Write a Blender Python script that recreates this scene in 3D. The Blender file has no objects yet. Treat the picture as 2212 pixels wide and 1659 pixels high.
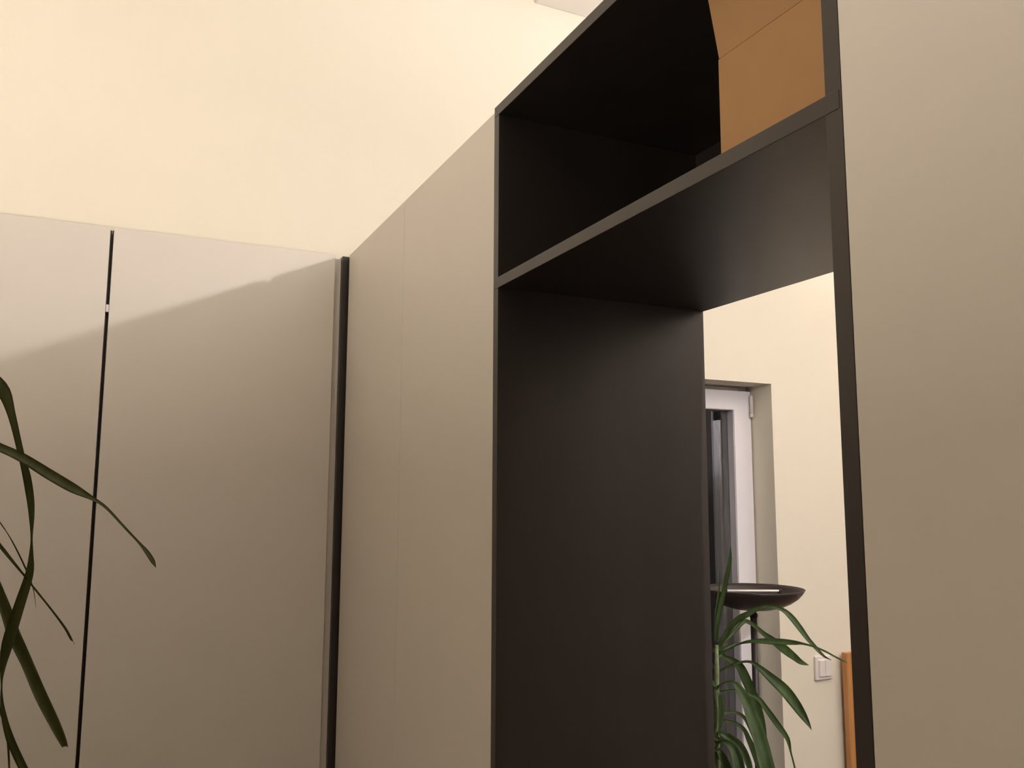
import bpy, bmesh, math, random
from mathutils import Vector, Matrix

# ------------------------------------------------------------------ camera
sc = bpy.context.scene
CAM = Vector((-0.56198, -2.25542, 1.70349))
RIGHT = Vector((0.90419393, -0.42710973, 0.00325655))
UP = Vector((-0.05789911, -0.11501164, 0.99167536))
FWD = Vector((0.42317966, 0.89685539, 0.1287221))
cd = bpy.data.cameras.new('camera'); cam = bpy.data.objects.new('camera', cd)
sc.collection.objects.link(cam)
cd.sensor_fit = 'HORIZONTAL'; cd.sensor_width = 36.0; cd.lens = 1833.78 / 2212 * 36.0
cd.clip_start = 0.02
m = Matrix((RIGHT, UP, -FWD)).transposed().to_4x4(); m.translation = CAM
cam.matrix_world = m
sc.camera = cam
# ------------------------------------------------------------------ world (night outside) and exposure
w = bpy.data.worlds.new('night'); sc.world = w; w.use_nodes = True
w.node_tree.nodes['Background'].inputs[0].default_value = (0.010, 0.009, 0.009, 1)
w.node_tree.nodes['Background'].inputs[1].default_value = 1.0
vs = sc.view_settings
vs.view_transform = 'Standard'; vs.look = 'None'; vs.gamma = 1.0; vs.use_curve_mapping = False
vs.exposure = 0.0
BULB_AT = (0.44, -2.85, 2.551); BULB_R = 0.0065; BULB_STRENGTH = 32000.0; BULB_COL = (1.0, 0.945, 0.94)
FILL_STRENGTH = 335.0; FILL_STRENGTH_BACK = 4500.0  # output of the two added, unseen uplighters

# ------------------------------------------------------------------ materials
def new_mat(name):
    m = bpy.data.materials.new(name); m.use_nodes = True
    return m, m.node_tree, m.node_tree.nodes['Principled BSDF']
def mat(name, col, rough=0.5, var=0.06, scale=6.0, spec=0.5, bump=0.0, bscale=200.0, stretch=(1, 1, 1), metal=0.0):
    m, t, b = new_mat(name); n = t.nodes; l = t.links
    tc = n.new('ShaderNodeTexCoord'); mp = n.new('ShaderNodeMapping'); mp.inputs['Scale'].default_value = stretch
    l.new(tc.outputs['Object'], mp.inputs['Vector'])
    ns = n.new('ShaderNodeTexNoise'); ns.inputs['Scale'].default_value = scale; ns.inputs['Detail'].default_value = 4
    l.new(mp.outputs['Vector'], ns.inputs['Vector'])
    cr = n.new('ShaderNodeValToRGB')
    cr.color_ramp.elements[0].position = .3; cr.color_ramp.elements[1].position = .7
    cr.color_ramp.elements[0].color = (*[c * (1 - var) for c in col], 1)
    cr.color_ramp.elements[1].color = (*[min(1, c * (1 + var)) for c in col], 1)
    l.new(ns.outputs['Fac'], cr.inputs['Fac']); l.new(cr.outputs['Color'], b.inputs['Base Color'])
    b.inputs['Roughness'].default_value = rough; b.inputs['Specular IOR Level'].default_value = spec
    b.inputs['Metallic'].default_value = metal
    if bump:
        n2 = n.new('ShaderNodeTexNoise'); n2.inputs['Scale'].default_value = bscale; n2.inputs['Detail'].default_value = 3
        l.new(mp.outputs['Vector'], n2.inputs['Vector'])
        bp = n.new('ShaderNodeBump'); bp.inputs['Strength'].default_value = bump; bp.inputs['Distance'].default_value = .002
        l.new(n2.outputs['Fac'], bp.inputs['Height']); l.new(bp.outputs['Normal'], b.inputs['Normal'])
    return m
M = {}
M['plaster'] = mat('cream_plaster', (0.81, 0.75, 0.625), .9, .012, 1.5, .2, .10, 260)
M['ceiling'] = mat('white_ceiling_paint', (0.76, 0.715, 0.65), .9, .012, 1.5, .2, .08, 260)
M['low_bounce'] = mat('low_bounce_wall', (0.25, 0.22, 0.185), .9, .02, 1.5, .2, .10, 260)  # unseen left and front walls darkened to cut bounce light low down
M['door'] = mat('white_foil_front', (0.665, 0.615, 0.545), .42, .010, 2.0, .35, .02, 400)
M['black'] = mat('black_brown_laminate', (0.032, 0.0255, 0.022), .345, .12, 9, .5, .05, 180, (1, 1, .08))
M['pvc'] = mat('white_pvc', (0.93, 0.90, 0.94), .35, .008, 4, .45)
M['bead'] = mat('shaded_pvc_bead', (0.74, 0.71, 0.76), .45, .02, 4, .4)  # greyer than the sash pvc: the recess shade is put into the colour
M['switch'] = mat('white_switch_plastic', (0.82, 0.76, 0.72), .3, .008, 4, .5)
M['card'] = mat('corrugated_cardboard', (0.41, 0.235, 0.110), .9, .025, 30, .15, .08, 220, (1, 1, 1))
M['lampmetal'] = mat('dark_brown_lamp_metal', (0.030, 0.020, 0.018), .42, .1, 12, .5)
M['tube'] = mat('frosted_white_tube', (0.85, 0.82, 0.78), .3, .01, 8, .5)
M['pot'] = mat('terracotta', (0.36, 0.15, 0.08), .8, .12, 9, .3, .1, 90)
M['soil'] = mat('potting_soil', (0.035, 0.024, 0.017), .95, .4, 45, .2, .5, 60)
M['stem'] = mat('pale_cane_stem', (0.20, 0.24, 0.12), .6, .2, 30, .3, .2, 60, (1, 1, 4))
M['metal'] = mat('zinc_steel', (0.62, 0.60, 0.56), .35, .04, 20, .5, metal=.6)
M['outside'] = mat('painted_outside_post', (0.75, 0.72, 0.68), .7, .06, 5, .3)
M['brass'] = mat('lamp_holder_white', (0.75, 0.72, 0.66), .4, .02, 8, .5)

def leaf_mat(name, ca, cb, tr):
    m, t, b = new_mat(name); n = t.nodes; l = t.links
    tc = n.new('ShaderNodeTexCoord'); mp = n.new('ShaderNodeMapping'); mp.inputs['Scale'].default_value = (14, 14, 3)
    l.new(tc.outputs['Object'], mp.inputs['Vector'])
    ns = n.new('ShaderNodeTexNoise'); ns.inputs['Scale'].default_value = 3; ns.inputs['Detail'].default_value = 5
    l.new(mp.outputs['Vector'], ns.inputs['Vector'])
    cr = n.new('ShaderNodeValToRGB'); cr.color_ramp.elements[0].position = .35; cr.color_ramp.elements[1].position = .68
    cr.color_ramp.elements[0].color = (*ca, 1); cr.color_ramp.elements[1].color = (*cb, 1)
    l.new(ns.outputs['Fac'], cr.inputs['Fac']); l.new(cr.outputs['Color'], b.inputs['Base Color'])
    b.inputs['Roughness'].default_value = .42
    ts = n.new('ShaderNodeBsdfTranslucent'); l.new(cr.outputs['Color'], ts.inputs['Color'])
    mx = n.new('ShaderNodeMixShader'); mx.inputs[0].default_value = tr
    l.new(b.outputs[0], mx.inputs[1]); l.new(ts.outputs[0], mx.inputs[2])
    l.new(mx.outputs[0], n['Material Output'].inputs['Surface'])
    return m
M['leaf'] = leaf_mat('deep_green_leaf', (0.080, 0.130, 0.042), (0.145, 0.225, 0.085), .22)
M['leaf_left'] = leaf_mat('olive_green_leaf', (0.080, 0.090, 0.026), (0.12, 0.135, 0.045), .18)

def wood_mat(name, ca, cb, scale, stretch, knots=True):
    m, t, b = new_mat(name); n = t.nodes; l = t.links
    tc = n.new('ShaderNodeTexCoord'); mp = n.new('ShaderNodeMapping'); mp.inputs['Scale'].default_value = stretch
    l.new(tc.outputs['Object'], mp.inputs['Vector'])
    wv = n.new('ShaderNodeTexWave'); wv.inputs['Scale'].default_value = scale; wv.inputs['Distortion'].default_value = 5
    wv.inputs['Detail'].default_value = 3; wv.inputs['Detail Scale'].default_value = 1.6
    l.new(mp.outputs['Vector'], wv.inputs['Vector'])
    cr = n.new('ShaderNodeValToRGB'); cr.color_ramp.elements[0].color = (*ca, 1); cr.color_ramp.elements[1].color = (*cb, 1)
    l.new(wv.outputs['Fac'], cr.inputs['Fac']); l.new(cr.outputs['Color'], b.inputs['Base Color'])
    b.inputs['Roughness'].default_value = .5
    return m
M['pine'] = wood_mat('orange_pine', (0.46, 0.20, 0.065), (0.54, 0.26, 0.095), 6, (3, 3, .35))
M['knot'] = mat('dark_pine_knot', (0.16, 0.055, 0.02), .6, .2, 60)
M['floor'] = wood_mat('oak_floor_boards', (0.08, 0.055, 0.036), (0.12, 0.083, 0.055), 3, (.5, 6, 1))

gm, gt, gb = new_mat('clear_window_glass')
gb.inputs['Base Color'].default_value = (.96, .97, .97, 1); gb.inputs['Roughness'].default_value = 0.0
gb.inputs['Transmission Weight'].default_value = 1.0; gb.inputs['IOR'].default_value = 1.5
M['glass'] = gm
em, et, eb = new_mat('glowing_bulb_glass')
eb.inputs['Base Color'].default_value = (.9, .9, .9, 1)
eb.inputs['Emission Color'].default_value = (*BULB_COL, 1); eb.inputs['Emission Strength'].default_value = BULB_STRENGTH
M['bulb'] = em
for nm, tcol, st in (('fill_front', (1.0, .90, .78), FILL_STRENGTH), ('fill_back', (1.0, .955, .96), FILL_STRENGTH_BACK)):  # glow of the added fill lamps, front and back room
    tm, tt, tb = new_mat('added_glow_' + nm)
    tb.inputs['Base Color'].default_value = (.9, .9, .9, 1)
    tb.inputs['Emission Color'].default_value = (*tcol, 1); tb.inputs['Emission Strength'].default_value = st
    M[nm] = tm

# ------------------------------------------------------------------ helpers
def link(o, parent=None):
    sc.collection.objects.link(o)
    if parent is not None: o.parent = parent
    return o
def box_into(bm, lo, hi, bev=0.0):
    ret = bmesh.ops.create_cube(bm, size=1.0)
    vs_ = ret['verts']
    for v in vs_:
        v.co = Vector([lo[i] if v.co[i] < 0 else hi[i] for i in range(3)])
    if bev:
        es = list({e for v in vs_ for e in v.link_edges})
        bmesh.ops.bevel(bm, geom=es, offset=bev, segments=2, profile=.5, affect='EDGES')
def finish(name, bm, material, parent=None, smooth=False, origin=None):
    if origin is None and parent is None and bm.verts:
        c = [v.co for v in bm.verts]
        origin = Vector(((min(v.x for v in c) + max(v.x for v in c)) / 2, (min(v.y for v in c) + max(v.y for v in c)) / 2, min(v.z for v in c)))
    off = Vector(origin) if origin is not None else Vector((0, 0, 0))
    if parent is not None and origin is None:
        off = parent.get('_o', None); off = Vector(off) if off is not None else Vector((0, 0, 0))
        bmesh.ops.translate(bm, verts=bm.verts, vec=-off)
        loc = None
    else:
        bmesh.ops.translate(bm, verts=bm.verts, vec=-off); loc = off
    bmesh.ops.recalc_face_normals(bm, faces=bm.faces)
    me = bpy.data.meshes.new(name); bm.to_mesh(me); bm.free()
    me.materials.append(M[material])
    if smooth:
        for p in me.polygons: p.use_smooth = True
    o = bpy.data.objects.new(name, me)
    if loc is not None: o.location = loc
    return link(o, parent)
def boxes(name, lst, material, parent=None, bev=0.0):
    bm = bmesh.new()
    for lo, hi in lst: box_into(bm, lo, hi, bev)
    return finish(name, bm, material, parent)
def tag(o, label, cat, group=None):
    o['label'] = label; o['category'] = cat
    if group: o['group'] = group
    return o
ORIG = {}
def thing(name, label, cat, loc, group=None):
    o = bpy.data.objects.new(name, None); o.empty_display_size = .1; o.location = loc
    link(o); tag(o, label, cat, group); ORIG[o.name] = Vector(loc)
    o['_o'] = list(loc)
    return o
def structure(name, loc=None, lst=None, material=None, bev=0.0, parent=None):
    if lst is None:
        o = bpy.data.objects.new(name, None); o.location = loc; link(o); o['_o'] = list(loc)
    else:
        o = boxes(name, lst, material, parent, bev)
    if parent is None: o['kind'] = 'structure'
    return o
def lathe(profile, seg=40, center=(0, 0, 0), cap_bottom=True, cap_top=False):
    bm = bmesh.new(); rings = []
    for r, z in profile:
        rings.append([bm.verts.new((center[0] + r * math.cos(2 * math.pi * k / seg), center[1] + r * math.sin(2 * math.pi * k / seg), center[2] + z)) for k in range(seg)])
    for a, b in zip(rings, rings[1:]):
        for k in range(seg):
            bm.faces.new((a[k], a[(k + 1) % seg], b[(k + 1) % seg], b[k]))
    if cap_bottom: bm.faces.new(rings[0])
    if cap_top: bm.faces.new(rings[-1])
    return bm
def tube(bm, pts, rads, seg=10):
    pts = [Vector(p) for p in pts]; rings = []
    for i, p in enumerate(pts):
        t = (pts[min(i + 1, len(pts) - 1)] - pts[max(i - 1, 0)]).normalized()
        a = t.cross(Vector((0, 0, 1)) if abs(t.z) < .9 else Vector((1, 0, 0))).normalized(); b = t.cross(a)
        rings.append([bm.verts.new(p + rads[i] * (a * math.cos(2 * math.pi * k / seg) + b * math.sin(2 * math.pi * k / seg))) for k in range(seg)])
    for a, b in zip(rings, rings[1:]):
        for k in range(seg): bm.faces.new((a[k], a[(k + 1) % seg], b[(k + 1) % seg], b[k]))
    bm.faces.new(rings[0]); bm.faces.new(rings[-1])

# ------------------------------------------------------------------ the room
H_C = 3.45                       # ceiling height
YW = 0.08                        # window wall
XL, XR, YF = -3.0, 3.4, -4.3
structure('floor', lst=[((XL - .2, YF - .2, -.12), (XR + .2, .70, 0))], material='floor')
structure('ceiling', lst=[((XL - .2, YF - .2, H_C), (XR + .2, .70, H_C + .15))], material='ceiling')
WX0, WX1, WZ1 = 0.735, 1.568, 2.099     # window opening
structure('wall_back', lst=[
    ((XL - .2, YW, 0), (-1.205, .70, H_C)),
    ((-1.205, YW, 2.358), (0.0, .70, H_C)),
    ((-1.205, .60, 0), (0.0, .70, 2.358)),
    ((0.0, YW, 0), (WX0, .38, H_C)),
    ((WX0, YW, WZ1), (WX1, .38, H_C)),
    ((WX1, YW, 0), (XR + .2, .38, H_C))], material='plaster')
structure('wall_left', lst=[((XL - .2, YF - .2, 0), (XL, YW, H_C))], material='low_bounce')
structure('wall_right', lst=[((XR, YF - .2, 0), (XR + .2, YW, H_C))], material='plaster')
structure('wall_front', lst=[((XL, YF - .2, 0), (XR, YF, H_C))], material='low_bounce')
structure('trim_1', lst=[((0.617, -.22, 3.309), (XR, YW, H_C))], material='ceiling', bev=.006)

# window_1: white balcony door with a dark pane, hinged on its right side
win = structure('window_1', loc=((WX0 + WX1) / 2, .22, 0))
FY = .186
boxes('frame', [((WX0, .212, 0), (WX0 + .035, .27, WZ1)), ((WX1 - .035, .212, 0), (WX1, .27, WZ1)),
                ((WX0 + .035, .212, WZ1 - .035), (WX1 - .035, .27, WZ1)), ((WX0 + .035, .212, 0), (WX1 - .035, .27, .035))], 'pvc', win, .003)
SX0, SX1, SZ0, SZ1 = WX0 + .012, WX1 - .006, .014, WZ1 - .018
GX0, GX1, GZ0, GZ1 = SX0 + .078, 1.485, .10, 2.012
sash = boxes('sash', [((SX0, FY, SZ0), (GX0, .211, SZ1)), ((GX1, FY, SZ0), (SX1, .211, SZ1)),
               ((GX0, FY, GZ1), (GX1, .211, SZ1)), ((GX0, FY, SZ0), (GX1, .211, GZ0))], 'pvc', win)
sash['_o'] = win['_o']
boxes('glazing_bead', [((GX0 - .004, FY + .004, GZ0), (GX0 + .002, .255, GZ1)), ((GX1 - .002, FY + .004, GZ0), (GX1 + .004, .255, GZ1)),
               ((GX0, FY + .004, GZ1 - .002), (GX1, .255, GZ1 + .004)), ((GX0, FY + .004, GZ0 - .004), (GX1, .255, GZ0 + .002))], 'bead', sash)
boxes('pane', [((GX0 + .002, .222, GZ0 + .002), (GX1 - .002, .226, GZ1 - .002))], 'glass', sash)
for z0, z1 in ((1.985, 2.066), (.12, .20)):
    bm = bmesh.new()
    tube(bm, [(1.557, FY - .011, z0), (1.557, FY - .011, z0 + .014), (1.557, FY - .011, z0 + .0141), (1.557, FY - .011, z0 + .016), (1.557, FY - .011, z0 + .0161), (1.557, FY - .011, z1 - .012), (1.557, FY - .011, z1)],
         [.0068, .0068, .0048, .0048, .0064, .0064, .0056], 14)
    finish('hinge', bm, 'switch', sash, True)
bm = bmesh.new(); box_into(bm, (SX0 + .024, FY - .012, 1.03), (SX0 + .052, FY - .0005, 1.14), .003); box_into(bm, (SX0 + .030, FY - .045, 1.06), (SX0 + .046, FY - .010, 1.078), .003); box_into(bm, (SX0 + .030, FY - .046, .955), (SX0 + .046, FY - .034, 1.078), .003)
finish('handle', bm, 'pvc', sash)

# outside the window, in the dark
structure('trim_2', lst=[((-.2, .38, -.14), (3.4, 1.9, -.0))], material='outside')

# ------------------------------------------------------------------ wardrobes
H = 2.36; D = 0.418; A = 0.9907; PW = 0.749; T = 0.0185
def carcass(name, lo, hi, front, parent, mid=None):
    """hollow cabinet body: two sides, top, bottom, back; front = '-x' or '-y'"""
    t = .018; x0, y0, z0 = lo; x1, y1, z1 = hi
    L = [((x0, y0, z1 - t), (x1, y1, z1)), ((x0, y0, z0), (x1, y1, z0 + .07))]
    if front == '-x':
        L += [((x0, y0, z0 + .07), (x1, y0 + t, z1 - t)), ((x0, y1 - t, z0 + .07), (x1, y1, z1 - t)), ((x1 - .006, y0 + t, z0 + .07), (x1, y1 - t, z1 - t))]
        if mid is not None: L.append(((x0, mid - t / 2, z0 + .07), (x1 - .006, mid + t / 2, z1 - t)))
    else:
        L += [((x0, y0, z0 + .07), (x0 + t, y1, z1 - t)), ((x1 - t, y0, z0 + .07), (x1, y1, z1 - t)), ((x0 + t, y1 - .006, z0 + .07), (x1 - t, y1, z1 - t))]
    return boxes(name, L, 'black', parent)
DT = .018
# left run, facing the camera
w1 = thing('wardrobe', 'white wardrobe left of the dark door gap, behind the plant leaves', 'wardrobe', (-.895, .3, 0), 'white wardrobes of the corner unit')
carcass('carcass', (-1.194, DT + .002, 0), (-.5895, .585, 2.351), '-y', w1)
boxes('door', [((-1.192, 0, .03), (-.5930, DT, 2.353))], 'door', w1, .0012)
w2 = thing('wardrobe', 'white wardrobe between the dark door gap and the inner corner', 'wardrobe', (-.30, .3, 0), 'white wardrobes of the corner unit')
carcass('carcass', (-.5885, DT + .002, 0), (-.036, .585, 2.351), '-y', w2)
boxes('door', [((-.5852, 0, .03), (-.0345, DT, 2.353))], 'door', w2, .0012)
boxes('filler_strip', [((-.0342, .012, .03), (-.0152, .030, 2.346))], 'door', w2, .0008)
boxes('corner_panel', [((-.0150, -.0015, 0), (.05, .06, 2.3515))], 'black', w2, .0006)['label'] = 'narrow black-brown upright edge in the corner'
boxes('hinge_clip', [((-.5926, .003, 2.141), (-.5856, .016, 2.160))], 'metal', w2, .001)
# right run, at right angles, towards the camera
w3 = thing('wardrobe', 'white two-door wardrobe between the inner corner and the dark passage', 'wardrobe', (.21, -.50, 0), 'white wardrobes of the corner unit')
carcass('carcass', (DT + .002, -A + .001, 0), (D, -.0185, 2.3685), '-x', w3, -.5005)  # carcass tops in this row raised, unseen, to straighten the cast shadow edge
boxes('door', [((0, -.4998, .03), (DT, -.0180, 2.352))], 'door', w3, .0008)
boxes('door', [((0, -A + .0006, .03), (DT, -.5012, 2.352))], 'door', w3, .0008)
w4 = thing('wardrobe', 'white wardrobe nearest the camera, right of the dark passage', 'wardrobe', (.21, -2.24, 0), 'white wardrobes of the corner unit')
Y4 = -A - PW
carcass('carcass', (DT + .002, Y4 - 1.0, 0), (D, Y4 - .001, 2.3685), '-x', w4, Y4 - .5)
boxes('door', [((0, Y4 - .4994, .03), (DT, Y4 - .0003, 2.352))], 'door', w4, .0012)
boxes('door', [((0, Y4 - .9990, .03), (DT, Y4 - .5006, 2.352))], 'door', w4, .0012)
w5 = thing('wardrobe', 'unseen white wardrobe beside the camera, added to block the bulb light', 'wardrobe', (.21, -3.24, 0), 'white wardrobes of the corner unit')  # added out of view to keep bulb light off the lower front room
Y5 = Y4 - 1.001
carcass('carcass', (DT + .002, Y5 - 1.0, 0), (D, Y5 - .001, 2.3685), '-x', w5, Y5 - .5)
boxes('door', [((0, Y5 - .4994, .03), (DT, Y5 - .0012, 2.352))], 'door', w5, .0012)
boxes('door', [((0, Y5 - .9990, .03), (DT, Y5 - .5006, 2.352))], 'door', w5, .0012)
# the dark passage between them
ZS = 2.0587
ps = thing('passage_frame', 'black-brown open passage frame with a top compartment between white wardrobes', 'shelf frame', (D / 2, -A - PW / 2, 0))
boxes('side_panel', [((0, -A - T, 0), (D, -A, H - .0185))], 'black', ps, .0006)
boxes('side_panel', [((0, Y4, 0), (D, Y4 + T, H - .0185))], 'black', ps, .0006)
boxes('top_panel', [((0, Y4, H - .018), (D, -A, H))], 'black', ps, .0006)
boxes('shelf', [((-.0006, Y4 + .0022, ZS - .018), (D, -A - .0022, ZS))], 'black', ps, .0006)
boxes('back_panel', [((D - .008, Y4 + T, ZS), (D - .001, -A - T, H - .018))], 'black', ps)

# cardboard box in the top compartment, its front flap raised
BX, BY0, BY1, BZ = .082, -1.478, Y4 + T + .004, 2.231
cb = thing('cardboard_box', 'open brown cardboard box in the dark top compartment', 'box', (.22, (BY0 + BY1) / 2, ZS))
ct = .004
boxes('body', [((BX, BY1, ZS + .0005), (BX + ct, BY0, BZ)), ((.36, BY1, ZS + .0005), (.36 + ct, BY0, BZ)),
               ((BX + ct, BY0 - ct, ZS + .0005), (.36, BY0, BZ)), ((BX + ct, BY1, ZS + .0005), (.36, BY1 + ct, BZ)),
               ((BX + ct, BY1 + ct, ZS + .0005), (.36, BY0 - ct, ZS + .0045))], 'card', cb, .0008)
def quad_slab(name, q, n, t, material, parent):
    bm = bmesh.new(); n = Vector(n).normalized() * t
    a = [bm.verts.new(Vector(p)) for p in q]; b = [bm.verts.new(Vector(p) + n) for p in q]
    bm.faces.new(a); bm.faces.new(b[::-1])
    for i in range(4): bm.faces.new((a[i], b[i], b[(i + 1) % 4], a[(i + 1) % 4]))
    return finish(name, bm, material, parent)
quad_slab('flap', [(BX + .0016, BY0, BZ + .0014), (BX + .0016, BY1 + .002, BZ + .0014), (BX - .016, BY1 + .002, BZ + .102), (BX - .016, BY0 + .002, BZ + .102)], (1, 0, .18), .003, 'card', cb)

# ------------------------------------------------------------------ things in the room behind
def bowl_lamp(c, zr, label, tube_mat, k=1.18, tz=.0075, tl=.080, disc=0, dr=.136):
    c = Vector(c)
    lp = thing('floor_lamp', label, 'floor lamp', (c.x, c.y, 0))
    finish('base', lathe([(.13, .0), (.135, .006), (.132, .016), (.05, .024), (.016, .034), (.0105, .05)], 48, c, True, True), 'lampmetal', lp, True)
    bm = bmesh.new(); tube(bm, [(c.x, c.y, .045), (c.x, c.y, .9), (c.x, c.y, zr - .058 * k - .018)], [.0105, .0105, .0105], 20)
    finish('pole', bm, 'lampmetal', lp, True)
    finish('collar', lathe([(.0105, zr - .058 * k - .021), (.0125, zr - .058 * k - .017), (.0125, zr - .058 * k - .009), (.0085, zr - .058 * k - .005), (.0085, zr - .053 * k)], 24, c, True, True), 'lampmetal', lp, True)
    R0 = .1575
    prof = [(.004, -.056), (.03, -.0555), (.06, -.0525), (.09, -.0455), (.115, -.0355), (.135, -.0235), (.149, -.0105), (R0, 0), (R0 - .0015, .0006),
            (.146, -.0085), (.130, -.0215), (.105, -.0335), (.07, -.0435), (.03, -.0475), (.002, -.0475)]
    bowl = finish('bowl', lathe([(r, zr + z * k) for r, z in prof], 64, c, True, True), 'lampmetal', lp, True)
    bowl['_o'] = lp['_o']
    if disc:                                  # the added, unseen lit lamps carry a glowing disc in the bowl
        finish('fill_disc', lathe([(.002, zr - disc - .004), (dr, zr - disc - .004), (dr + .002, zr - disc - .002), (dr, zr - disc), (.002, zr - disc)], 48, c, True, True), tube_mat, bowl, False)
        return
    bm = bmesh.new(); d = Vector((.905, -.425, 0)); p = c + Vector((0, 0, zr - tz))
    tube(bm, [p - d * (tl + .002), p - d * tl, p + d * tl, p + d * (tl + .002)], [.002, .0036, .0036, .002], 12)
    finish('lamp_tube', bm, tube_mat, bowl, True)
    for sg in (-1, 1):
        q = p + d * (tl + .006) * sg
        boxes('tube_socket', [((q.x - .005, q.y - .005, zr - tz - .008), (q.x + .005, q.y + .005, zr - tz + .004))], 'lampmetal', bowl, .001)
bowl_lamp((1.2815, -.12, 0), 1.4135, 'dark brown uplighter floor lamp, unlit, with a shallow bowl before the window', 'tube')
bowl_lamp((-2.05, -1.9, 0), 1.70, 'unseen lit uplighter floor lamp, added for soft light in the front room', 'fill_front', disc=.006)  # added out of view to lift the ambient light on the doors
bowl_lamp((2.55, -2.5, 0), 1.4135, 'unseen lit uplighter floor lamp, added to brighten the back room', 'fill_back', k=2.2, disc=.09, dr=.085)  # added out of view as fill; deep bowl keeps direct light off the walls

tc_ = thing('reflection_cabinet', 'unseen black-brown cabinet added for its reflection in the window pane', 'cabinet', (3.2, -2.1, 0))  # added out of view so the pane reflects something dark
carcass('carcass', (3.02, -3.3, 0), (3.395, -.95, 2.30), '-x', tc_, -2.12)
for y0, y1 in ((-3.298, -2.79), (-2.787, -2.281), (-2.278, -1.772), (-1.664, -1.308), (-1.305, -.952)):
    boxes('door', [((3.0, y0, .03), (3.018, y1, 2.298))], 'black', tc_, .001)
boxes('reflection_stripe', [((2.996, -1.752, .03), (3.018, -1.678, 2.185))], 'pvc', tc_, .001)  # pale strip shaped to reflect as a stripe in the pane
boxes('reflection_line', [((2.996, -1.768, .03), (3.010, -1.763, 2.25))], 'pvc', tc_)  # added for the thin bright line beside that reflected stripe
sw = thing('light_switch', 'white double light switch on the cream wall beside the window', 'light switch', (1.755, YW, 1.06))
boxes('frame', [((1.7155, YW - .010, 1.0600), (1.7945, YW - .0002, 1.1420))], 'switch', sw, .0032)
ins = boxes('insert', [((1.7270, YW - .0125, 1.0715), (1.7830, YW - .0095, 1.1305))], 'switch', sw, .0010)
ins['_o'] = sw['_o']
boxes('rocker', [((1.7285, YW - .0165, 1.0730), (1.7545, YW - .0120, 1.1290))], 'switch', ins, .0012)
boxes('rocker', [((1.7555, YW - .0165, 1.0730), (1.7815, YW - .0120, 1.1290))], 'switch', ins, .0012)

pb = thing('pine_panel', 'orange pine board standing against the cream wall beside the switch', 'board', (2.15, YW - .03, 0))
for k in range(5):
    x0 = 1.830 + k * .121
    boxes('plank', [((x0, YW - .040, 0), (x0 + .120, YW - .018, 1.150))], 'pine', pb, .0018)
for z in (.25, .88): boxes('batten', [((1.90, YW - .018, z), (2.40, YW - .003, z + .06))], 'pine', pb, .0015)
for x, z in ((1.858, 1.128), (1.864, 1.095), (1.866, 1.055), (1.872, .945), (1.873, .872), (1.862, .905), (1.985, 1.08), (2.03, .99)):
    bm = lathe([(.0035, 0), (.0034, .0008), (.0015, .0012)], 12, (0, 0, 0), True, True)
    bmesh.ops.rotate(bm, verts=bm.verts, cent=(0, 0, 0), matrix=Matrix.Rotation(math.radians(90), 3, 'X'))
    bmesh.ops.translate(bm, verts=bm.verts, vec=(x, YW - .0398, z))
    finish('knot', bm, 'knot', pb)

# ceiling lamp: a bare bulb on a short pendant, lighting both rooms over the wardrobes
bx, by, bz = BULB_AT
cl = thing('ceiling_lamp', 'small bare halogen bulb glowing on a pendant from the ceiling', 'ceiling lamp', (bx, by, bz))
finish('ceiling_rose', lathe([(.05, H_C - .03 ), (.052, H_C - .012), (.052, H_C - .0005)], 32, (bx, by, 0), True, True), 'brass', cl, True)
bm = bmesh.new(); tube(bm, [(bx, by, bz + .085), (bx, by, H_C - .028)], [.004, .004], 10); finish('cord', bm, 'lampmetal', cl, True)
finish('socket', lathe([(.0075, bz + .0105), (.0095, bz + .012), (.0095, bz + .05), (.012, bz + .054), (.012, bz + .08), (.005, bz + .088)], 24, (bx, by, 0), True, True), 'brass', cl, True)
prof = [(.0006, bz - .0118), (.0032, bz - .0108), (.0055, bz - .008), (BULB_R, bz - .004), (BULB_R, bz + .006), (.0048, bz + .0085), (.0040, bz + .0104)]
finish('bulb', lathe(prof, 16, (bx, by, 0), True, True), 'bulb', cl, True)

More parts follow.
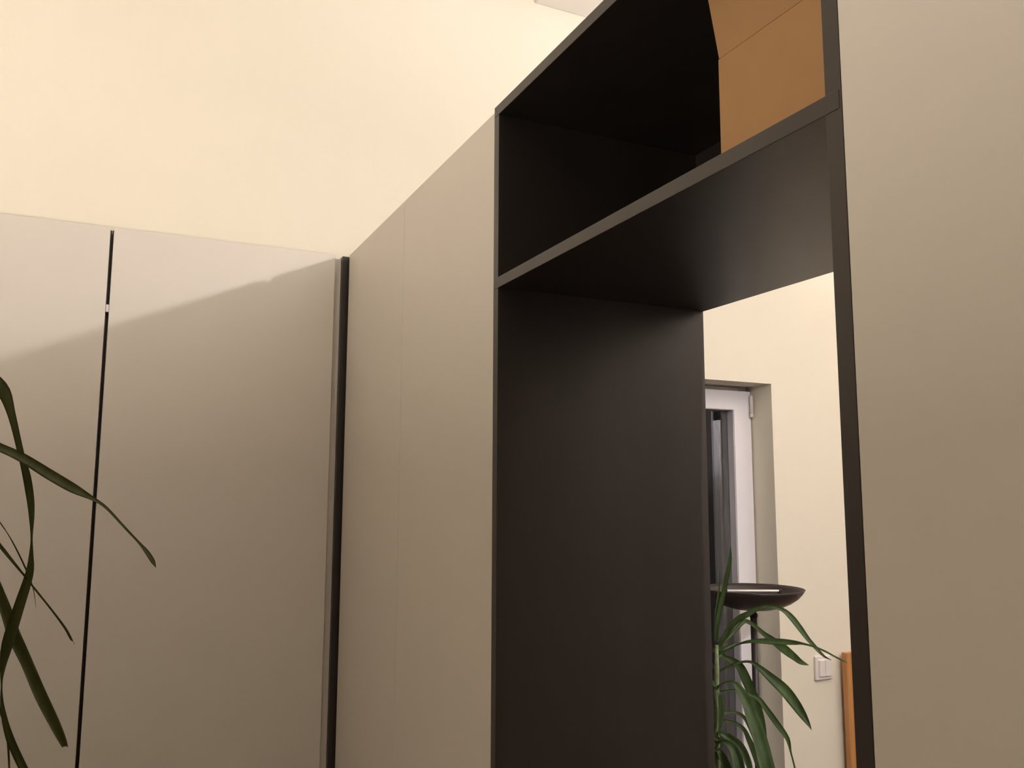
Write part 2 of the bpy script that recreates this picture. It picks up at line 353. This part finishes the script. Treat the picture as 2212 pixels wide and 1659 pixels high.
# ------------------------------------------------------------------ plants
def leaf_mesh(pts, material, parent, rnd):
    P = [Vector(p[:3]) for p in pts]; W = [p[3] for p in pts]
    # resample with Catmull-Rom
    Q, WW = [], []
    n = len(P); sub = 4
    for i in range(n - 1):
        p0, p1, p2, p3 = P[max(i - 1, 0)], P[i], P[i + 1], P[min(i + 2, n - 1)]
        w0, w1, w2, w3 = W[max(i - 1, 0)], W[i], W[i + 1], W[min(i + 2, n - 1)]
        for s in range(sub if i < n - 2 else sub + 1):
            t = s / sub
            f = lambda a, b, c, d: .5 * ((2 * b) + (c - a) * t + (2 * a - 5 * b + 4 * c - d) * t * t + (3 * b - a - 3 * c + d) * t ** 3)
            Q.append(f(p0, p1, p2, p3)); WW.append(max(.0008, f(w0, w1, w2, w3)))
    bm = bmesh.new(); rows = []; face_n = Vector((-.42, -.86, .30)).normalized()
    for i, q in enumerate(Q):
        t = (Q[min(i + 1, len(Q) - 1)] - Q[max(i - 1, 0)]).normalized()
        s = t.cross(face_n)
        if s.length < 1e-3: s = Vector((1, 0, 0))
        s.normalize(); nn = s.cross(t)
        if nn.dot(face_n) < 0: nn = -nn
        h = WW[i] / 2
        row = []
        for u in (-1, -.5, 0, .5, 1):
            row.append(bm.verts.new(q + s * h * u + nn * (h * .42 * abs(u) ** 1.3)))
        rows.append(row)
    for a, b in zip(rows, rows[1:]):
        for k in range(4): bm.faces.new((a[k], a[k + 1], b[k + 1], b[k]))
    bmesh.ops.solidify(bm, geom=list(bm.faces), thickness=.0007)
    return finish('leaf', bm, material, parent, True)
def plant(label, loc, stem_pts, stem_r, leaves, material, pot_r, pot_h, group, stand=None):
    t = thing('potted_dracaena', label, 'potted plant', (loc[0], loc[1], 0), group)
    c = (loc[0], loc[1], 0)
    finish('pot', lathe([(pot_r * .68, 0), (pot_r * .70, .004), (pot_r * .93, pot_h * .84), (pot_r * 1.0, pot_h * .845), (pot_r * 1.0, pot_h * .99), (pot_r * .97, pot_h),
                  (pot_r * .90, pot_h * .99), (pot_r * .86, pot_h * .86)], 40, c, True), 'pot', t, True)
    finish('soil', lathe([(.002, pot_h * .89), (pot_r * .5, pot_h * .885), (pot_r * .868, pot_h * .865)], 32, c, True), 'soil', t, True)
    bm = bmesh.new(); tube(bm, stem_pts, stem_r, 12); finish('stem', bm, 'stem', t, True)
    for k, lf in enumerate(leaves): leaf_mesh(lf, material, t, k)
LEFT = [
    [(-0.87,-0.71,1.66,0.009), (-0.8536,-0.7201,1.7535,0.0115), (-0.8137,-0.7402,1.8321,0.0142), (-0.7568,-0.7672,1.8854,0.0167), (-0.7351,-0.7693,1.8781,0.0182), (-0.7123,-0.7698,1.8553,0.019), (-0.6994,-0.7635,1.8183,0.012), (-0.6837,-0.7554,1.7591,0.0099), (-0.6747,-0.7481,1.7276,0.0128), (-0.668,-0.7391,1.6922,0.0122), (-0.6658,-0.7295,1.6672,0.0094), (-0.665,-0.7182,1.6347,0.0036), (-0.6641,-0.7079,1.6092,0.0073), (-0.6646,-0.6959,1.5761,0.0146), (-0.6761,-0.676,1.5246,0.0191), (-0.6898,-0.654,1.4652,0.0206), (-0.6963,-0.6384,1.4273,0.0104), (-0.6979,-0.6262,1.3965,0.003), (-0.6944,-0.6153,1.3581,0.0075), (-0.6822,-0.6074,1.3118,0.0128), (-0.6624,-0.603,1.2652,0.0136), (-0.6382,-0.6004,1.2167,0.0106), (-0.6231,-0.5961,1.1859,0.0015)],
    [(-0.87,-0.71,1.62,0.009), (-0.8471,-0.7258,1.6921,0.0101), (-0.8041,-0.7502,1.75,0.0113), (-0.7481,-0.7794,1.7861,0.0123), (-0.7093,-0.8013,1.769,0.0123), (-0.677,-0.8203,1.7533,0.0136), (-0.6384,-0.8411,1.7285,0.0149), (-0.6065,-0.8594,1.7091,0.0135), (-0.5813,-0.8754,1.6952,0.006), (-0.5624,-0.8886,1.6821,0.004), (-0.5367,-0.9027,1.654,0.0033), (-0.5176,-0.9148,1.6333,0.0033), (-0.5063,-0.9243,1.6199,0.0059), (-0.4981,-0.9325,1.6073,0.0059), (-0.4944,-0.9392,1.5994,0.0004)],
    [(-0.87,-0.71,1.55,0.009), (-0.8389,-0.7122,1.6254,0.0072), (-0.7942,-0.7178,1.6797,0.0053), (-0.7428,-0.7258,1.7061,0.0035), (-0.7114,-0.7001,1.6575,0.0022), (-0.6965,-0.6696,1.6287,0.0022), (-0.6763,-0.639,1.5822,0.003), (-0.665,-0.6057,1.5459,0.0023), (-0.661,-0.5689,1.5097,0.0008)],
    [(-0.87,-0.71,1.52,0.009), (-0.8386,-0.7101,1.5896,0.0081), (-0.7931,-0.714,1.6397,0.0072), (-0.7403,-0.7209,1.6641,0.0064), (-0.7077,-0.7136,1.6226,0.0057), (-0.6882,-0.7022,1.5952,0.0043), (-0.6682,-0.6909,1.5673,0.0029), (-0.6564,-0.6771,1.5489,0.003), (-0.6341,-0.6664,1.5176,0.003), (-0.6126,-0.6552,1.4857,0.0038), (-0.6017,-0.6405,1.4637,0.0046), (-0.5975,-0.6244,1.4542,0.0023)],
    [(-0.87,-0.71,1.5,0.009), (-0.8393,-0.6906,1.5706,0.0099), (-0.7981,-0.6718,1.6194,0.0109), (-0.7526,-0.656,1.6407,0.0117), (-0.7273,-0.6519,1.5892,0.0148), (-0.709,-0.6456,1.5459,0.0163), (-0.6941,-0.6383,1.5065,0.0194), (-0.6827,-0.6301,1.4719,0.021), (-0.6639,-0.6242,1.4295,0.0189), (-0.6408,-0.6186,1.3753,0.0197), (-0.6194,-0.6135,1.3297,0.0176), (-0.6062,-0.6067,1.2995,0.0138), (-0.6008,-0.5984,1.2842,0.0108)],
    [(-0.87,-0.71,1.4,0.009), (-0.8316,-0.6639,1.4206,0.0073), (-0.7806,-0.6175,1.4165,0.0055), (-0.7245,-0.5775,1.3894,0.0038), (-0.7068,-0.5671,1.3561,0.0046), (-0.6921,-0.553,1.307,0.0039), (-0.6863,-0.5347,1.257,0.0039), (-0.6846,-0.5142,1.2062,0.0024)],
    [(-0.87,-0.71,1.3,0.01), (-0.8798,-0.6481,1.3342,0.0102), (-0.8893,-0.5878,1.3565,0.0182), (-0.8983,-0.531,1.3627,0.019), (-0.9066,-0.4791,1.3499,0.0174), (-0.9138,-0.4337,1.3166,0.0157), (-0.9198,-0.3958,1.2627,0.0137), (-0.9244,-0.3667,1.1898,0.0114), (-0.9275,-0.3471,1.1009,0.0083), (-0.929,-0.3376,1,0.001)],
    [(-0.87,-0.71,1.345,0.01), (-0.9297,-0.6909,1.3788,0.0102), (-0.9878,-0.6723,1.4,0.0182), (-1.0426,-0.6548,1.4044,0.019), (-1.0926,-0.6388,1.389,0.0174), (-1.1365,-0.6248,1.3523,0.0157), (-1.173,-0.6131,1.2944,0.0137), (-1.201,-0.6042,1.2166,0.0114), (-1.2199,-0.5981,1.1222,0.0083), (-1.2291,-0.5952,1.015,0.001)],
    [(-0.87,-0.71,1.39,0.01), (-0.9139,-0.7548,1.4235,0.0102), (-0.9566,-0.7983,1.4435,0.0182), (-0.9969,-0.8393,1.446,0.019), (-1.0337,-0.8768,1.4281,0.0174), (-1.066,-0.9097,1.3881,0.0157), (-1.0928,-0.937,1.326,0.0137), (-1.1134,-0.9581,1.2435,0.0114), (-1.1273,-0.9722,1.1435,0.0083), (-1.1341,-0.9791,1.03,0.001)],
    [(-0.87,-0.71,1.435,0.01), (-0.8993,-0.6545,1.4692,0.0102), (-0.9277,-0.6006,1.4915,0.0182), (-0.9545,-0.5497,1.4977,0.019), (-0.9791,-0.5033,1.4849,0.0174), (-1.0005,-0.4625,1.4516,0.0157), (-1.0184,-0.4287,1.3977,0.0137), (-1.0321,-0.4026,1.3248,0.0114), (-1.0414,-0.385,1.2359,0.0083), (-1.0459,-0.3765,1.135,0.001)],
    [(-0.87,-0.71,1.48,0.01), (-0.9327,-0.7112,1.5138,0.0102), (-0.9937,-0.7123,1.535,0.0182), (-1.0512,-0.7134,1.5394,0.019), (-1.1037,-0.7144,1.524,0.0174), (-1.1497,-0.7153,1.4873,0.0157), (-1.188,-0.716,1.4294,0.0137), (-1.2175,-0.7166,1.3516,0.0114), (-1.2373,-0.7169,1.2572,0.0083), (-1.247,-0.7171,1.15,0.001)],
    [(-0.87,-0.71,1.525,0.01), (-0.8971,-0.7665,1.5585,0.0102), (-0.9235,-0.8215,1.5785,0.0182), (-0.9484,-0.8734,1.581,0.019), (-0.9712,-0.9207,1.5631,0.0174), (-0.9911,-0.9622,1.5231,0.0157), (-1.0077,-0.9967,1.461,0.0137), (-1.0204,-1.0233,1.3785,0.0114), (-1.029,-1.0412,1.2785,0.0083), (-1.0332,-1.0499,1.165,0.001)],
    [(-0.87,-0.71,1.57,0.01), (-0.9156,-0.6669,1.6042,0.0102), (-0.9599,-0.6251,1.6265,0.0182), (-1.0017,-0.5855,1.6327,0.019), (-1.0399,-0.5495,1.6199,0.0174), (-1.0734,-0.5178,1.5866,0.0157), (-1.1012,-0.4915,1.5327,0.0137), (-1.1226,-0.4713,1.4598,0.0114), (-1.137,-0.4577,1.3709,0.0083), (-1.144,-0.451,1.27,0.001)],
    [(-0.87,-0.71,1.615,0.01), (-0.929,-0.7313,1.6488,0.0102), (-0.9863,-0.7521,1.67,0.0182), (-1.0404,-0.7717,1.6744,0.019), (-1.0898,-0.7895,1.659,0.0174), (-1.1331,-0.8052,1.6223,0.0157), (-1.1691,-0.8182,1.5644,0.0137), (-1.1968,-0.8282,1.4866,0.0114), (-1.2155,-0.835,1.3922,0.0083), (-1.2246,-0.8383,1.285,0.001)],
    [(-0.87,-0.71,1.66,0.01), (-0.8775,-0.7723,1.6935,0.0102), (-0.8847,-0.8328,1.7135,0.0182), (-0.8916,-0.8899,1.716,0.019), (-0.8978,-0.9421,1.6981,0.0174), (-0.9033,-0.9878,1.6581,0.0157), (-0.9079,-1.0258,1.596,0.0137), (-0.9114,-1.0551,1.5135,0.0114), (-0.9138,-1.0748,1.4135,0.0083), (-0.9149,-1.0844,1.3,0.001)]]
RIGHTP = [
    [(0.8259,-0.5073,1.342,0.008), (0.8178,-0.5162,1.3528,0.0103), (0.8162,-0.5229,1.3827,0.0114), (0.8177,-0.5313,1.4137,0.0114), (0.8209,-0.5412,1.4503,0.0114), (0.824,-0.5514,1.4891,0.0114), (0.8265,-0.5602,1.5198,0.0102), (0.827,-0.5678,1.5494,0.0079), (0.8243,-0.5743,1.5811,0.0011)],
    [(0.8248,-0.5094,1.3602,0.008), (0.8157,-0.5178,1.3709,0.0046), (0.8195,-0.5163,1.4062,0.0057), (0.8266,-0.516,1.4394,0.0058), (0.8326,-0.5153,1.4729,0.0046), (0.8337,-0.5143,1.5205,0.0012)],
    [(0.8266,-0.5058,1.3294,0.008), (0.8299,-0.5201,1.3403,0.0103), (0.8397,-0.5413,1.3783,0.0137), (0.8512,-0.5612,1.4013,0.0147), (0.868,-0.5826,1.4173,0.0135), (0.8817,-0.6022,1.4311,0.0101), (0.8987,-0.6222,1.4369,0.0078), (0.9181,-0.6416,1.4306,0.01), (0.9309,-0.6564,1.4144,0.0144), (0.944,-0.6702,1.3897,0.0143), (0.9559,-0.6835,1.3653,0.011), (0.9684,-0.6975,1.3443,0.0087), (0.9774,-0.7107,1.329,0.0054), (0.9858,-0.7249,1.3224,0.0011)],
    [(0.8268,-0.5054,1.326,0.008), (0.8465,-0.5046,1.3335,0.0069), (0.8796,-0.5098,1.3612,0.007), (0.9081,-0.5121,1.3848,0.0105), (0.9287,-0.507,1.3829,0.0118), (0.9521,-0.502,1.3716,0.0107), (0.9851,-0.4997,1.3484,0.0131), (1.0181,-0.4978,1.3274,0.0192), (1.0515,-0.496,1.3061,0.0241), (1.0851,-0.4943,1.2846,0.0194), (1.1132,-0.4906,1.2677,0.0134), (1.1434,-0.4888,1.2568,0.0012)],
    [(0.8279,-0.5033,1.3078,0.008), (0.8342,-0.519,1.3188,0.0046), (0.8409,-0.5375,1.3279,0.0034), (0.8543,-0.5598,1.3426,0.0045), (0.8668,-0.5808,1.3504,0.0079), (0.8793,-0.6011,1.3537,0.0112), (0.8977,-0.6238,1.3549,0.0144), (0.9147,-0.646,1.356,0.0143), (0.9325,-0.6683,1.3561,0.0099), (0.9391,-0.6854,1.3561,0.0054), (0.9526,-0.7051,1.3519,0.0043), (0.965,-0.7238,1.3446,0.0043), (0.9794,-0.7429,1.3332,0.0043), (0.9953,-0.7628,1.3219,0.0021)],
    [(0.8307,-0.4978,1.2599,0.008), (0.8308,-0.5106,1.2711,0.0057), (0.8451,-0.5306,1.2857,0.0057), (0.8604,-0.5505,1.2967,0.0057), (0.8779,-0.5704,1.2999,0.0068), (0.89,-0.5856,1.2886,0.0135), (0.9118,-0.6035,1.2641,0.0223), (0.9323,-0.6209,1.2399,0.0278), (0.9476,-0.6355,1.2137,0.0265), (0.9608,-0.649,1.1867,0.0198), (0.9674,-0.6605,1.1676,0.0099), (0.9686,-0.6704,1.1551,0.0011)],
    [(0.8284,-0.5024,1.2998,0.008), (0.8592,-0.484,1.3034,0.0093), (0.8758,-0.4794,1.2945,0.0117), (0.9034,-0.4794,1.281,0.0188), (0.925,-0.4759,1.2639,0.0237), (0.9489,-0.4707,1.2266,0.0261), (0.9746,-0.4651,1.1806,0.0263), (0.9995,-0.4587,1.1319,0.0192), (1.0171,-0.4512,1.0995,0.0108), (1.0321,-0.4435,1.074,0.0012)],
    [(0.8326,-0.4941,1.228,0.008), (0.8168,-0.5338,1.246,0.0045), (0.8166,-0.55,1.2535,0.0045), (0.8267,-0.5701,1.2543,0.01), (0.8293,-0.5848,1.242,0.0199), (0.8377,-0.5998,1.2136,0.0264), (0.8399,-0.6121,1.1856,0.0295), (0.8429,-0.6247,1.158,0.0325), (0.8451,-0.6363,1.1255,0.0344), (0.8451,-0.6472,1.0956,0.0353), (0.8483,-0.6585,1.0578,0.0318), (0.8537,-0.6699,1.0132,0.0169), (0.8534,-0.6804,0.9818,0.001)],
    [(0.8338,-0.4917,1.2074,0.008), (0.8405,-0.4962,1.2166,0.0057), (0.8638,-0.5155,1.2228,0.0069), (0.8864,-0.5332,1.2199,0.008), (0.9124,-0.5512,1.208,0.0114), (0.9288,-0.5627,1.1826,0.0136), (0.9474,-0.5745,1.1518,0.0147), (0.9693,-0.5871,1.1156,0.0113), (0.9744,-0.5924,1.0841,0.0045), (0.9797,-0.5975,1.0505,0.0045), (0.9828,-0.6015,1.0161,0.0022)],
    [(0.8368,-0.4857,1.1561,0.008), (0.8719,-0.4691,1.1576,0.0058), (0.9085,-0.4675,1.1558,0.0071), (0.9408,-0.4621,1.1411,0.0095), (0.9702,-0.4527,1.1084,0.0119), (1.0069,-0.4426,1.0467,0.0144), (1.0387,-0.4297,0.9817,0.0121), (1.0606,-0.4154,0.94,0.0012)],
    [(0.8378,-0.4838,1.139,0.008), (0.8461,-0.5005,1.1508,0.0057), (0.8749,-0.502,1.1437,0.008), (0.9056,-0.5026,1.1251,0.0104), (0.9268,-0.4971,1.0948,0.0139), (0.9496,-0.4912,1.0561,0.0175), (0.9717,-0.4842,1.0125,0.0164), (0.992,-0.4761,0.9673,0.0012)],
    [(0.8395,-0.4803,1.1094,0.008), (0.8262,-0.51,1.1268,0.0102), (0.841,-0.5245,1.1168,0.0181), (0.8579,-0.5392,1.1013,0.0214), (0.8667,-0.5499,1.0848,0.0179), (0.8741,-0.558,1.0552,0.0156), (0.8788,-0.564,1.0191,0.0022)],
    [(0.8407,-0.4779,1.0888,0.008), (0.8248,-0.518,1.1095,0.0102), (0.8331,-0.5369,1.1047,0.0157), (0.8368,-0.5521,1.0901,0.0234), (0.8371,-0.5637,1.0614,0.0276), (0.8382,-0.5735,1.0169,0.022), (0.836,-0.5825,0.9785,0.0011)],
    [(0.8338,-0.4917,1.2074,0.008), (0.8129,-0.5291,1.2258,0.0068), (0.8172,-0.5281,1.2046,0.0135), (0.8198,-0.5253,1.1766,0.0147), (0.8192,-0.5215,1.152,0.0102), (0.8176,-0.5172,1.1274,0.0011)],
    [(0.842,-0.4753,1.066,0.008), (0.8266,-0.5041,1.0841,0.0113), (0.8365,-0.5084,1.0624,0.0204), (0.847,-0.5115,1.0296,0.0226), (0.8588,-0.5119,0.9745,0.0113), (0.8631,-0.512,0.9418,0.0011)],
    [(0.827,-0.505,1.3226,0.008), (0.8241,-0.5164,1.3335,0.0103), (0.8377,-0.5146,1.3156,0.0069), (0.8467,-0.5145,1.3238,0.0115), (0.8662,-0.5193,1.3321,0.0069), (0.8817,-0.5219,1.3382,0.0023)],
    [(0.835,-0.5,1.02,0.01), (0.8413,-0.4602,1.0413,0.0127), (0.8474,-0.4215,1.0535,0.0229), (0.8532,-0.3849,1.054,0.0239), (0.8585,-0.3516,1.0408,0.0219), (0.8631,-0.3224,1.013,0.0197), (0.867,-0.298,0.9706,0.0172), (0.87,-0.2793,0.9146,0.0142), (0.8719,-0.2667,0.8468,0.0103), (0.8729,-0.2606,0.77,0.001)],
    [(0.835,-0.5,1.062,0.01), (0.8069,-0.4711,1.0829,0.0127), (0.7795,-0.4431,1.094,0.0229), (0.7537,-0.4166,1.0926,0.0239), (0.7301,-0.3924,1.0769,0.0219), (0.7094,-0.3712,1.0458,0.0197), (0.6922,-0.3536,0.9993,0.0172), (0.679,-0.34,0.9384,0.0142), (0.6701,-0.3309,0.8651,0.0103), (0.6658,-0.3265,0.782,0.001)],
    [(0.835,-0.5,1.104,0.01), (0.795,-0.5053,1.1246,0.0127), (0.7562,-0.5105,1.1345,0.0229), (0.7195,-0.5153,1.1313,0.0239), (0.686,-0.5198,1.113,0.0219), (0.6567,-0.5237,1.0785,0.0197), (0.6323,-0.5269,1.028,0.0172), (0.6135,-0.5294,0.9623,0.0142), (0.6009,-0.5311,0.8834,0.0103), (0.5947,-0.5319,0.794,0.001)],
    [(0.835,-0.5,1.146,0.01), (0.8302,-0.46,1.1673,0.0127), (0.8255,-0.4211,1.1795,0.0229), (0.8211,-0.3843,1.18,0.0239), (0.8171,-0.3508,1.1668,0.0219), (0.8136,-0.3214,1.139,0.0197), (0.8106,-0.297,1.0966,0.0172), (0.8084,-0.2782,1.0406,0.0142), (0.8069,-0.2655,0.9728,0.0103), (0.8061,-0.2593,0.896,0.001)],
    [(0.835,-0.5,1.188,0.01), (0.8,-0.4799,1.2089,0.0127), (0.7661,-0.4604,1.22,0.0229), (0.734,-0.442,1.2186,0.0239), (0.7047,-0.4251,1.2029,0.0219), (0.679,-0.4104,1.1718,0.0197), (0.6577,-0.3981,1.1253,0.0172), (0.6413,-0.3887,1.0644,0.0142), (0.6302,-0.3823,0.9911,0.0103), (0.6248,-0.3792,0.908,0.001)],
    [(0.835,-0.5,1.23,0.01), (0.798,-0.516,1.2506,0.0127), (0.762,-0.5316,1.2605,0.0229), (0.7281,-0.5463,1.2573,0.0239), (0.6971,-0.5597,1.239,0.0219), (0.6699,-0.5714,1.2045,0.0197), (0.6473,-0.5812,1.154,0.0172), (0.63,-0.5887,1.0883,0.0142), (0.6182,-0.5938,1.0094,0.0103), (0.6125,-0.5963,0.92,0.001)],
    [(0.835,-0.5,1.272,0.01), (0.8195,-0.4628,1.2933,0.0127), (0.8043,-0.4266,1.3055,0.0229), (0.7901,-0.3925,1.306,0.0239), (0.7771,-0.3614,1.2928,0.0219), (0.7656,-0.334,1.265,0.0197), (0.7562,-0.3113,1.2226,0.0172), (0.7489,-0.2939,1.1666,0.0142), (0.7439,-0.2821,1.0988,0.0103), (0.7415,-0.2764,1.022,0.001)],
    [(0.835,-0.5,1.314,0.01), (0.7959,-0.4902,1.3349,0.0127), (0.7579,-0.4807,1.346,0.0229), (0.722,-0.4717,1.3446,0.0239), (0.6892,-0.4635,1.3289,0.0219), (0.6605,-0.4564,1.2978,0.0197), (0.6366,-0.4504,1.2513,0.0172), (0.6182,-0.4458,1.1904,0.0142), (0.6059,-0.4427,1.1171,0.0103), (0.5998,-0.4412,1.034,0.001)]]
plant('tall leafy plant whose long strap leaves hang before the left wardrobes', (-.87, -.71), [(-.87, -.71, .24), (-.858, -.718, .7), (-.878, -.70, 1.2), (-.87, -.71, 1.68)],
      [.013, .012, .010, .007], LEFT, 'leaf_left', .15, .27, 'strap-leaved floor plants')
plant('green strap-leaved plant seen through the dark passage, before the floor lamp', (.85, -.47), [(.85, -.47, .24), (.845, -.475, .6), (.838, -.48, 1.034), (.835, -.488, 1.101), (.829, -.498, 1.192), (.825, -.508, 1.271), (.821, -.515, 1.335)],
      [.012, .012, .010, .008, .007, .006, .004], RIGHTP, 'leaf', .14, .25, 'strap-leaved floor plants')
for o in bpy.data.objects:
    if '_o' in o: del o['_o']
